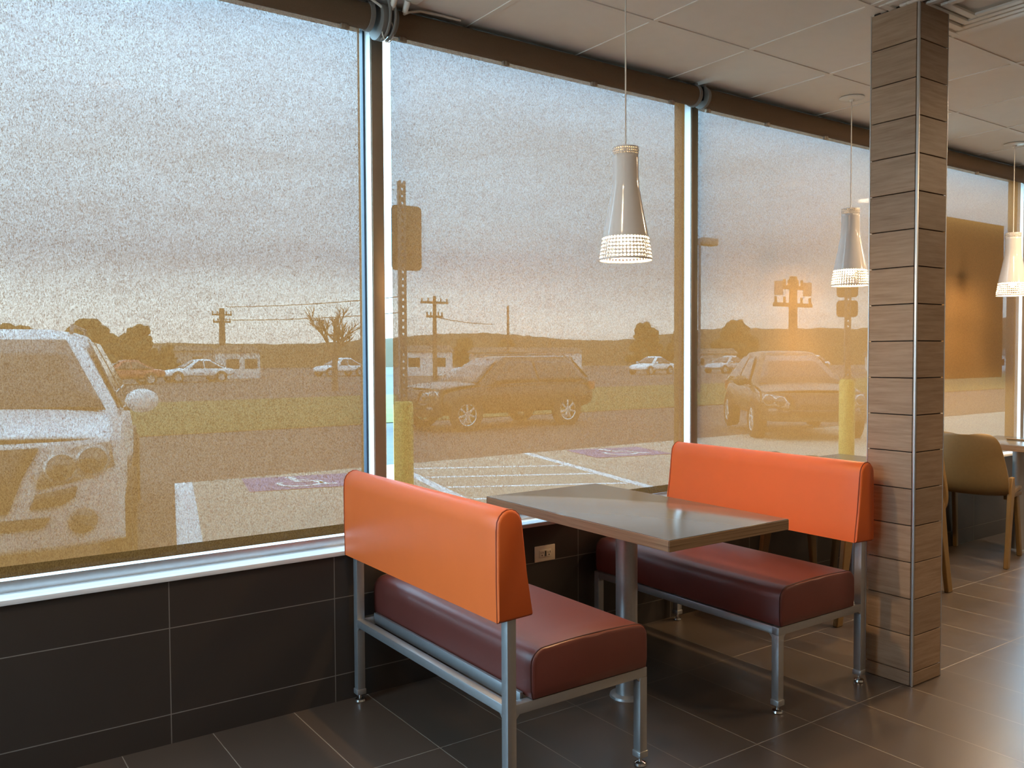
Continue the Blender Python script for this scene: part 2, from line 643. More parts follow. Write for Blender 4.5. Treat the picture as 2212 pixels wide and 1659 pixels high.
def make_bench():
    root = thing('booth_bench', 'orange-backed maroon booth bench on grey steel frame, the nearer one seen from behind', 'bench',
                 (0, 0, 0), 0, 'facing booth benches')
    pb, ps = prof_back(), prof_seat()
    bk = extrude_soft(pb, -1.100, -0.030).build('backrest', M_orange, root, smooth=50)
    for y in (-1.090, -0.040):
        b = MB(); b.tube([(p[0], y, p[1]) for p in pb], 0.0022, 6, True)
        tag(b.build('piping', M_orange_seam, bk), 'darker seam piping')
    st = extrude_soft(ps, -1.097, -0.030).build('seat_cushion', M_maroon, root, smooth=50)
    for y in (-1.088, -0.040):
        b = MB(); b.tube([(p[0], y, p[1]) for p in ps], 0.0022, 6, True)
        tag(b.build('piping', M_maroon_seam, st), 'darker seam piping')
    tb = .016
    yn, yf = -1.072, -0.046
    for x, top in ((0.698, 0.70), (1.226, 0.299)):
        for y in (yn, yf):
            b = MB()
            b.box(x - tb, x + tb, y - tb, y + tb, 0.045, top, 0.002)
            b.box(x - .019, x + .019, y - .019, y + .019, 0.030, 0.052, 0.003)
            lg = b.build('leg', M_steel, root)
            b = MB()
            b.cyl((x, y, .010), (x, y, .035), .006, n=12)
            b.lathe([(0.0, .014), (.010, .014), (.019, .010), (.021, .003), (.018, 0), (0, 0)], (x, y, 0), 24)
            b.build('glide', M_chrome, lg)
    b = MB()
    z0, z1 = .299, .330
    for y in (yn, yf):
        b.box(0.698 + tb - .004, 1.226 + tb - .0004, y - tb + .0004, y + tb - .0004, z0, z1, 0.002)
    b.box(0.698 - tb + .0004, 0.698 + tb - .0004, yn + tb - .004, yf - tb + .004, z0 + .0005, z1 - .0005, 0.002)
    b.box(1.226 - tb + .0007, 1.226 + tb - .0007, yn + tb - .004, yf - tb + .004, z0 + .0005, z1 - .0005, 0.002)
    def fillet(p, u, w):                                   # small triangular weld in the corner below a rail
        p, u, w = Vector(p), Vector(u), Vector(w)
        dn = Vector((0, 0, -.013))
        b.loft([[p, p + u * .013, p + dn], [p + w, p + w + u * .013, p + w + dn]])
    for y, sy in ((yn, 1), (yf, -1)):
        for x, sx in ((0.698, 1), (1.226, -1)):
            fillet((x + sx * tb, y - tb + .002, z0), (sx, 0, 0), (0, 2 * tb - .004, 0))
            fillet((x - tb + .002, y + sy * tb, z0), (0, sy, 0), (2 * tb - .004, 0, 0))
    b.build('frame', M_steel, root)
    b = MB(); b.box(0.752, 0.764, yn + tb + .004, yf - tb - .004, .306, .346, 0.001)
    b.box(1.10, 1.13, yn + tb + .004, yf - tb - .004, .306, .333, 0.001)
    b.build('cushion_rail', M_steel, root)
    return root


bench = make_bench()
bench_b = copy_tree(bench)
bench_b.scale = (-1, 1, 1)                             # handed the other way: it faces the first one
bench_b.location = (3.162, 0, 0)
bench_b['label'] = 'orange-backed maroon booth bench beside the wood pillar, facing the camera side'


# ------------------------------------------------------------------ tables
def make_table(name, label, cx, cy, sx, sy, colx, coly, group):
    root = thing(name, label, 'table', (cx, cy, 0), 0, group)
    b = MB(); b.box(-sx / 2, sx / 2, -sy / 2, sy / 2, .7105, .750, 0.0015)
    top = b.build('tabletop', M_lamin, root)
    b = MB()
    e = .0012
    for (x0, x1, y0, y1) in ((-sx / 2 - e, sx / 2 + e, -sy / 2 - e, -sy / 2 + .004), (-sx / 2 - e, sx / 2 + e, sy / 2 - .004, sy / 2 + e),
                             (-sx / 2 - e, -sx / 2 + .004, -sy / 2, sy / 2), (sx / 2 - .004, sx / 2 + e, -sy / 2, sy / 2)):
        b.box(x0, x1, y0, y1, .7100, .7475, 0.0008, 1)
    tag(b.build('edge_band', M_edge, top), 'brown plywood edge of the tabletop')
    b = MB(); b.cyl((colx - cx, coly - cy, 0.012), (colx - cx, coly - cy, .70), .043, n=32)
    b.build('column', M_steel, root)
    b = MB(); b.box(colx - cx - .16, colx - cx + .16, coly - cy - .16, coly - cy + .16, .700, .7098, 0.002)
    b.build('mounting_plate', M_steel, root)
    b = MB(); b.lathe([(0, .014), (.058, .014), (.066, .009), (.068, 0), (0, 0)], (colx - cx, coly - cy, 0), 32)
    b.build('floor_flange', M_steel, root)
    return root


make_table('dining_table', 'long grey laminate table with plywood edge between the two orange benches', 1.607, -0.590, .615, 1.085, 1.583, -.62, 'laminate tables along the window')
make_table('dining_table', 'grey table behind the far orange bench, mostly hidden by the pillar', 3.565, -.335, .61, .61, 3.565, -.335, 'laminate tables along the window')
make_table('dining_table', 'grey table at the right edge beyond the tan chair', 5.475, -.345, .61, .61, 5.475, -.335, 'laminate tables along the window')

b = MB(); b.box(5.50, 5.515, -.62, -.235, .7505, .7605, 0.002)
tag(b.build('wooden_stick', M_chair), 'thin light wooden strip lying flat on the table at the right edge', 'stick')


# ------------------------------------------------------------------ moulded chairs
def make_chair(label):
    root = thing('moulded_chair', label, 'chair', (0, 0, 0), 0, 'tan moulded chairs')
    prof = [(.225, .435), (.215, .447), (.17, .452), (.08, .446), (-.02, .440), (-.10, .440), (-.155, .450), (-.188, .475),
            (-.205, .515), (-.216, .57), (-.226, .63), (-.236, .69), (-.245, .742), (-.250, .780), (-.2535, .803), (-.2555, .818), (-.257, .828), (-.2575, .833)]
    hw = [.195, .208, .220, .226, .230, .234, .240, .246, .250, .246, .236, .224, .213, .203, .190, .174, .152, .122]
    # resample smoothly
    def cat(a, u):
        n = len(a) - 1
        s = u * n
        i = min(int(s), n - 1)
        f = s - i
        p0, p1, p2, p3 = a[max(i - 1, 0)], a[i], a[i + 1], a[min(i + 2, n)]
        return .5 * ((2 * p1) + (-p0 + p2) * f + (2 * p0 - 5 * p1 + 4 * p2 - p3) * f * f + (-p0 + 3 * p1 - 3 * p2 + p3) * f ** 3)
    xs = [p[0] for p in prof]
    zs = [p[1] for p in prof]

    def fn(u, v):
        w = cat(hw, u)
        s = 2 * v - 1
        backness = max(0, min(1, (u - .40) / .25))
        x = cat(xs, u) + backness * .032 * s * s
        z = cat(zs, u) + (1 - backness) * .018 * (abs(s) ** 3)
        return (x, s * w, z)
    b = MB(); b.grid(fn, 40, 20)
    b.build('seat_shell', M_chair, root, smooth=60, solid=0.020, bevel=0.004)

    def leg(tx, ty, tz, fx, fy, wt, wb, th):
        b = MB()
        rings = []
        for q in range(9):
            u = q / 8
            x, y, z = tx + (fx - tx) * u, ty + (fy - ty) * u, tz * (1 - u)
            w = wt + (wb - wt) * min(1, u * 1.6)
            if q == 0:
                w *= .45
            rings.append([(x - w / 2, y - th / 2, z), (x + w / 2, y - th / 2, z), (x + w / 2, y + th / 2, z), (x - w / 2, y + th / 2, z)])
        b.loft(rings)
        b.build('leg', M_chair, root, bevel=.005)
    for s in (-1, 1):
        leg(-.115, s * .243, .565, -.222, s * .250, .085, .050, .026)
        leg(.165, s * .190, .440, .228, s * .200, .060, .040, .026)
    for s in (-1, 1):
        b = MB()
        b.box(-.10, .195, s * .205 - .013, s * .205 + .013, .415, .445, .004)
        b.build('side_rail', M_chair, root)
    return root


ch = make_chair('tan moulded chair standing right of the pillar, its whole back in view')
ch.location = (5.060, -.252, 0)
ch.rotation_euler = (0, 0, math.radians(9))
c2 = copy_tree(ch)
c2.location = (3.245, -.345, 0)
c2.rotation_euler = (0, 0, 0)
c2['label'] = 'tan moulded chair behind the far bench, only its legs show under the orange back'
c3 = copy_tree(ch)
c3.location = (3.850, -.345, 0)
c3.rotation_euler = (0, 0, PI)
c3['label'] = 'tan moulded chair hidden behind the pillar, one foot peeking out beside it'


# ------------------------------------------------------------------ pendant lamps
M_bulb = emission_mat('warm_bulb', (1.0, 0.62, 0.27), 850.0)


def lamp_shade():
    b = MB()
    bm = b.bm

    def rad(z):                                    # z from 0 (bottom rim) to .423 (top rim)
        pts = [(0, .100), (.088, .0875), (.19, .0665), (.27, .0515), (.30, .0488), (.385, .0475), (.423, .0485)]
        for (z0, r0), (z1, r1) in zip(pts, pts[1:]):
            if z <= z1:
                return r0 + (r1 - r0) * (z - z0) / (z1 - z0)
        return pts[-1][1]

    def P(a, z):
        r = rad(z)
        return (r * math.cos(a), r * math.sin(a), z)

    def holes(za, zb, rows, n, fr):
        dz = (zb - za) / rows
        for i in range(n):
            a0, a1 = 2 * PI * i / n, 2 * PI * (i + 1) / n
            for j in range(rows):
                z0, z1 = za + j * dz, za + (j + 1) * dz
                ac, zc = (a0 + a1) / 2, (z0 + z1) / 2
                r = rad(zc)
                hr = fr * min(dz, (a1 - a0) * r) / 2
                outer = [(a1, zc), (a1, z1), (ac, z1), (a0, z1), (a0, zc), (a0, z0), (ac, z0), (a1, z0)]
                inner = [(ac + hr / r * math.cos(PI / 4 * q), zc + hr * math.sin(PI / 4 * q)) for q in range(8)]
                vo = [bm.verts.new(P(*p)) for p in outer]
                vi = [bm.verts.new(P(*p)) for p in inner]
                for q in range(8):
                    bm.faces.new((vo[q], vo[(q + 1) % 8], vi[(q + 1) % 8], vi[q]))
    holes(.006, .088, 6, 44, .76)
    holes(.393, .420, 3, 36, .62)
    n = 88

    def band(z0, z1, k):
        zz = [z0 + (z1 - z0) * q / k for q in range(k + 1)]
        rg = [[bm.verts.new(P(2 * PI * i / n, z)) for i in range(n)] for z in zz]
        for a, c in zip(rg, rg[1:]):
            for i in range(n):
                bm.faces.new((a[i], a[(i + 1) % n], c[(i + 1) % n], c[i]))
    band(0, .006, 1)
    band(.088, .393, 24)
    band(.420, .423, 1)
    bmesh.ops.remove_doubles(bm, verts=bm.verts, dist=.0002)
    return b


def make_pendant(label, x, y, zb):
    root = thing('pendant_lamp', label, 'pendant lamp', (x, y, zb), 0, 'white perforated pendant lamps')
    lamp_shade().build('lamp_shade', M_enamel, root, smooth=30, solid=.0014)
    hc = HC - zb
    b = MB(); b.tube([(0, 0, .40), (0, 0, .43), (0, 0, hc - .02)], .0030, 8)
    b.build('cord', M_cord, root)
    b = MB(); b.lathe([(.004, .4205), (.025, .4210), (.0478, .4215)], n=40)
    b.build('top_cap', M_enamel, root, solid=.0015)
    b = MB(); b.lathe([(.0, hc - .020), (.010, hc - .020), (.014, hc - .010), (.058, hc - .006), (.066, hc - .001), (.066, hc)], n=32)
    b.build('ceiling_canopy', M_white_plastic, root)
    b = MB(); b.ball((0, 0, .100), .032, 20, 12, (1, 1, 1.25))
    b.build('bulb', M_bulb, root)
    b = MB(); b.cyl((0, 0, .137), (0, 0, .235), .020, .022, 20)
    for a in range(3):
        b.cyl((0, 0, .225), (.052 * math.cos(a * 2.1), .052 * math.sin(a * 2.1), .245), .0025, n=6)
    b.build('socket', M_white_plastic, root)
    return root


lamp = make_pendant('white perforated pendant lamp over the near booth, its canopy out of view', 1.500, -.705, 1.712)
for x, y, z, lb in ((3.548, -.300, 1.730, 'white perforated pendant lamp hanging just left of the pillar'),
                    (5.400, -.305, 1.740, 'white perforated pendant lamp at the right edge, cut by the frame')):
    o = copy_tree(lamp)
    o.location = (x, y, z)
    o['label'] = lb
    # same drop to the ceiling: lengthen by what differs
    for c in o.children:
        if c.name.startswith('cord'):
            c.scale = (1, 1, (HC - z - .02) / (HC - 1.712 - .02))
        if c.name.startswith('ceiling_canopy'):
            c.location.z = 1.712 - z

# ------------------------------------------------------------------ roller blinds
RZ, RY, RR = 2.694, 0.012, 0.050


def make_blind(label, xa, xb, clips, drop=0.0, group='solar roller blinds', m=M_shade):
    root = thing('roller_blind', label, 'roller blind', ((xa + xb) / 2, RY, RZ), 0, group)
    cx = (xa + xb) / 2
    b = MB(); b.cyl((xa - cx - .012, 0, 0), (xb - cx + .012, 0, 0), RR, n=40)
    b.build('roll', M_roll, root)
    b = MB()
    ys = RY + RR - .0006
    b.grid(lambda u, v: (xa - cx + (xb - xa) * u, ys - RY, .686 - drop - RZ + (RZ - .686 + drop) * v), 4, 8)
    b.build('screen', m, root, smooth=0, recalc=False)
    b = MB()
    b.grid(lambda u, v: (xa - cx + (xb - xa) * u, ys - RY, .6505 - drop - RZ + (.686 - .6505) * v), 4, 2)
    hm = tag(b.build('hem', M_hem, root, smooth=0, recalc=False), 'darker doubled hem')
    b = MB(); b.box(xa - cx, xb - cx, ys - RY - .004, ys - RY + .004, .6490 - drop - RZ, .6515 - drop - RZ, 0.001)
    b.build('hem_bar', M_roll, hm)
    for x in clips:
        b = MB(); b.box(x - cx - .016, x - cx + .016, -.006, .010, -RR - .017, -RR + .004, 0.001)
        b.box(x - cx - .006, x - cx + .006, -.009, .0, -RR - .017, -RR + .004, 0.001)
        b.build('clip', M_alu_dark, root)
    for x in (xa - .018, xb + .018):
        b = MB()
        s = 1 if x > cx else -1
        b.cyl((x - cx - .012, 0, 0), (x - cx - .004 + .010, 0, 0), RR + .006, n=32)
        b.box(x - cx - .012, x - cx + .006, -.02, .050, -.02, HC - RZ - .001)
        b.build('end_bracket', M_grey_plastic, root)
    return root


make_blind('brown see-through roller blind over the leftmost window, the white car behind it', -0.935, 0.775, (-.2, .692))
make_blind('brown see-through roller blind over the middle window behind the table', 0.912, 2.622, (.944, 1.452, 1.960, 2.477), 0.009)
make_blind('brown see-through roller blind just left of the pillar, behind the far bench', 2.722, 4.45, (2.716 + .03, 3.23, 3.766), 0.006)
make_blind('brown see-through roller blind right of the pillar behind the tan chair', 4.60, 6.305, (5.05, 5.544))

# bead chain and its shroud between the first two blinds
ck = thing('blind_chain', 'grey chain shroud with hanging bead loop between the first and second blinds', 'blind chain', (0.842, 0.0, HC))
b = MB()
for x in (-.008, .014):
    pts = []
    for i in range(17):
        a = PI * (0.5 + i / 16.0)
        pts.append((x + .012 * math.sin(i / 16 * PI), -.012 + .062 * math.cos(a), -.065 + .088 * -math.sin(a) * (1 if i < 8 else 1)))
    b.tube(pts, .006, 8)
b.cyl((-.020, .004, -.078), (.012, .004, -.078), .070, n=32)
b.build('shroud', M_grey_plastic, ck)
b = MB()
pts = [(.008 + .025 * math.cos(a), -.040, -.120 + .046 * math.sin(a)) for a in [2 * PI * i / 28 for i in range(28)]]
b.tube(pts, .0022, 6, True)
b.build('bead_loop', M_white_plastic, ck)

# cable plate on the ceiling
jp = thing('junction_plate', 'small white cable plate on the ceiling above the first blind joint', 'junction box', (0.885, -.125, HC - .0008))
b = MB(); b.box(-.075, .075, -.045, .045, -.010, 0, .003)
b.build('plate', M_white_plastic, jp)
for x, y in ((-.030, .030), (.026, .030)):
    b = MB(); b.cyl((x, y, -.008), (x + .004, y + .034, -.042), .013, .011, 16)
    b.build('cable_gland', M_white_plastic, jp)
cb = MB()
cb.tube([(0.30, -.034, HC - .007), (0.60, -.034, HC - .007), (.77, -.036, HC - .008), (.815, -.040, HC - .030), (.842, -.045, HC - .050), (.857, -.050, HC - .052)], .005, 8)
tag(cb.build('white_cable', M_cord), 'white cable running left along the ceiling edge from the cable plate', 'cable')
cb = MB()
cb.tube([(.917, -.050, HC - .046), (.945, -.042, HC - .030), (1.0, -.036, HC - .012), (1.1, -.034, HC - .007), (1.19, -.034, HC - .007)], .005, 8)
tag(cb.build('white_cable', M_cord), 'white cable running right along the ceiling edge from the cable plate', 'cable')

# ceiling air diffuser beside the pillar head
dv = thing('air_vent', 'white square ceiling vent beside the top of the pillar', 'ceiling vent', (2.797, -1.385, HC))
b = MB()
for k in range(4):
    s0, s1 = .285 - k * .055, .285 - k * .055 - .030
    for (xa, xb, ya, yb) in ((-s0, s0, -s0, -s1), (-s0, s0, s1, s0), (-s0, -s1, -s1, s1), (s1, s0, -s1, s1)):
        b.box(xa, xb, ya, yb, -.004 - .004 * k, .006 - .004 * k, .0015, 1)
b.build('louvre', M_white_plastic, dv)

# outlet under the table
ol = thing('wall_outlet', 'ivory wall outlet on the dark tiles under the table', 'outlet', (1.646, -.0002, .447))
b = MB(); b.box(-.0585, .0585, -.006, 0, -.0365, .0365, .003)
b.build('cover_plate', M_ivory, ol)
b = MB(); b.box(-.034, .034, -.009, -.004, -.017, .017, .002)
rc = b.build('receptacle', M_ivory, ol)
b = MB()
for x in (-.020, .020):
    b.box(x - .007, x - .0005 - .004, -.0096, -.0085, .002, .008)
    b.box(x + .004, x + .007, -.0096, -.0085, .001, .009)
    b.cyl((x, -.0096, -.007), (x, -.0085, -.007), .003, n=10)
b.box(-.004, .004, -.0105, -.0085, -.012, .012)
b.build('slots', M_slot, rc, smooth=0)

# ------------------------------------------------------------------ unseen ceiling downlights added as warm fill for the dining room
M_led = emission_mat('fill_downlight_lens', (1.0, 0.70, 0.42), 165.0)
DL = [(-1.6, -2.6), (0.15, -1.40), (4.15, -1.13), (5.30, -1.10), (6.5, -1.2), (4.9, -2.5), (-0.9, -4.7), (4.3, -3.6)]  # placed for brightness; those right of the pillar follow the lit floor there
first = None
for i, (x, y) in enumerate(DL):
    if first is None:
        first = thing('fill_downlight', 'round warm downlight added out of shot as fill over the dining floor', 'ceiling light', (x, y, HC), 0, 'round warm fill downlights')
        b = MB(); b.lathe([(.100, -.001), (.100, -.006), (.085, -.007), (.083, .004)], n=32)
        b.build('trim_ring', M_white_plastic, first)
        b = MB(); b.lathe([(.083, -.003), (.04, -.004), (.001, -.004)], n=32)
        b.build('lens', M_led, first)
    else:
        o = copy_tree(first)
        o.location = (x, y, HC)
        if x > 4:
            o.scale = (1.45, 1.45, 1)  # larger lens to brighten the floor on the right

# ================================================================== OUTDOORS
GZ = -0.12
M_asphalt = mat('asphalt', (0.075, 0.070, 0.066), 0.85, 0, 0.18, 3, 0.3, 0.4, 60)
M_concrete = mat('concrete_pad', (0.44, 0.37, 0.29), 0.85, 0, 0.08, 1.5, 0.3, 0.3, 60)
M_roadpaint = mat('white_road_paint', (0.85, 0.85, 0.83), 0.7, 0, 0.10, 6, 0.3)
M_bluepaint = mat('blue_road_paint', (0.16, 0.15, 0.30), 0.7, 0, 0.12, 6, 0.3)
M_grass = mat('dry_green_grass', (0.125, 0.120, 0.042), 0.9, 0, 0.25, 1.2, 0.2)
M_yellow = mat('yellow_bollard_sleeve', (0.66, 0.47, 0.08), 0.45, 0, 0.05, 8)
M_galv = mat('galvanised_steel', (0.17, 0.165, 0.16), 0.6, 0.3, 0.08, 30)
M_pole = mat('weathered_pole_wood', (0.07, 0.055, 0.045), 0.9, 0, 0.15, 6)
M_leaf = mat('dark_foliage', (0.035, 0.036, 0.014), 0.9, 0, 0.35, 3, 0.2)
M_hill = mat('wooded_hill', (0.075, 0.060, 0.038), 0.95, 0, 0.25, 0.12, 0.1)
M_glassdark = mat('car_glass', (0.02, 0.022, 0.022), 0.08, 0, 0.05, 5, 0.6)
M_tyre = mat('tyre_rubber', (0.02, 0.02, 0.02), 0.8, 0, 0.1, 20)
M_rim = mat('alloy_rim', (0.60, 0.60, 0.58), 0.35, 0.6, 0.04, 20)
M_blackplast = mat('black_trim', (0.025, 0.025, 0.025), 0.5, 0, 0.1, 20)
M_lens = mat('headlight_lens', (0.10, 0.095, 0.085), 0.15, 0.2, 0.05, 20, 0.6)
M_refl = mat('headlight_reflector', (0.26, 0.25, 0.24), 0.2, 0.3, 0.03, 20)
M_tail = mat('tail_light_red', (0.45, 0.10, 0.05), 0.3, 0, 0.05, 20)
M_sign = mat('sign_panel_back', (0.10, 0.095, 0.088), 0.6, 0.2, 0.06, 8)
M_bwhite = mat('white_siding', (0.62, 0.62, 0.60), 0.8, 0, 0.06, 1)
M_bgrey = mat('grey_siding', (0.30, 0.28, 0.26), 0.8, 0, 0.06, 1)
M_broof = mat('brown_roof', (0.10, 0.075, 0.055), 0.9, 0, 0.10, 1)
M_bark = mat('grey_bark', (0.11, 0.09, 0.075), 0.9, 0, 0.15, 8)


def strip(prof, x0, x1, name, m, nx=40):
    b = MB()
    b.grid(lambda u, v: (x0 + (x1 - x0) * u, *prof[int(round(v * (len(prof) - 1)))]), nx, len(prof) - 1)
    return struct(b.build(name, m, smooth=60))


strip([(.2, GZ - .012), (7.4, GZ - .012), (9.5, -.22), (12.5, -.30), (60, -.32), (320, -.40)], -140, 420, 'asphalt_ground', M_asphalt)
b = MB(); b.box(-9, 24, 0.2, 7.21, GZ - .15, GZ)
# the car lane on the left is left as asphalt: the pad starts at the slanted stall line
b.bm.free()
b = MB()
SL = 0.238                                            # stall lines lean this much per metre


def slant(xt, w, y0, y1, z):
    """quad between y0 and y1 leaning like the stall lines; xt is its x at y=7.21"""
    return [(xt + (y0 - 7.21) * SL, y0, z), (xt + w + (y0 - 7.21) * SL, y0, z), (xt + w + (y1 - 7.21) * SL, y1, z), (xt + (y1 - 7.21) * SL, y1, z)]


lo, hi = slant(1.76, 26, 0.2, 7.21, GZ - .14), slant(1.76, 26, 0.2, 7.21, GZ)
b.loft([lo, hi])
struct(b.build('concrete_pad', M_concrete, smooth=0))


def paint(pts, name, label, m=M_roadpaint, group=None, z=GZ + .004):
    b = MB()
    n = len(pts)
    b.loft([[(p[0], p[1], GZ + .0005) for p in pts], [(p[0], p[1], z) for p in pts]])
    return tag(b.build(name, m, smooth=0), label, 'road marking', group)


paint(slant(1.76, .20, .9, 7.21, 0), 'stall_line', 'white stall line along the left edge of the pale parking pad')
paint(slant(4.50, .13, .9, 7.21, 0), 'stall_line', 'white stall line left of the striped access aisle, by the yellow bollard')
paint(slant(6.72, .13, .9, 7.21, 0), 'stall_line', 'white stall line right of the striped access aisle, meeting the far bench')
for k in range(6):
    y = 6.75 - k * .82
    xa, xb = 4.66 + (y - 7.21) * SL, 6.68 + (y - .95 - 7.21) * SL
    paint([(xa, y - .10), (xb, y - 1.05), (xb, y - .95), (xa, y)], 'aisle_stripe',
          'thin white stripe, %s of the access aisle between the two stall lines' % ('farthest', 'second farthest', 'third farthest', 'fourth farthest', 'fifth farthest', 'nearest')[k],
          group='aisle stripes')


def wheelchair_mark(cx, cy, s, label):
    root = thing('wheelchair_marking', label, 'road marking', (cx, cy, GZ + .0045), -.23)
    b = MB(); b.box(-.62 * s, .62 * s, -.52 * s, .52 * s, 0, .003)
    tag(b.build('painted_square', M_bluepaint, root, smooth=0), 'faded blue painted square')
    b = MB()
    pts = []
    for i in range(15):
        a = math.radians(150 + 250 * i / 14)
        pts.append((-.02 * s + .24 * s * math.cos(a), -.10 * s + .24 * s * math.sin(a), .004))
    b.tube(pts, .036 * s, 6)
    b.tube([(-.06 * s, .30 * s, .004), (-.03 * s, .02 * s, .004), (.16 * s, .02 * s, .004), (.26 * s, -.28 * s, .004), (.36 * s, -.26 * s, .004)], .046 * s, 6)
    b.tube([(-.05 * s, .17 * s, .004), (.13 * s, .15 * s, .004)], .026 * s, 6)
    b.cyl((-.07 * s, .39 * s, 0), (-.07 * s, .39 * s, .006), .065 * s, n=18)
    for v in b.bm.verts:
        v.co.z = max(0.003, min(v.co.z, .006))
    b.build('wheelchair_symbol', M_roadpaint, root, smooth=0)
    return root


wheelchair_mark(2.98, 6.43, 1.0, 'blue wheelchair parking symbol on the pad behind the leftmost blind')
wheelchair_mark(7.95, 6.45, 1.0, 'blue wheelchair parking symbol on the pad seen just above the far table end')

# grass verge and far car park
strip([(15.6, -.285), (15.8, -.25), (28, -.24), (28.2, -.30)], -60, 160, 'grass_verge', M_grass)


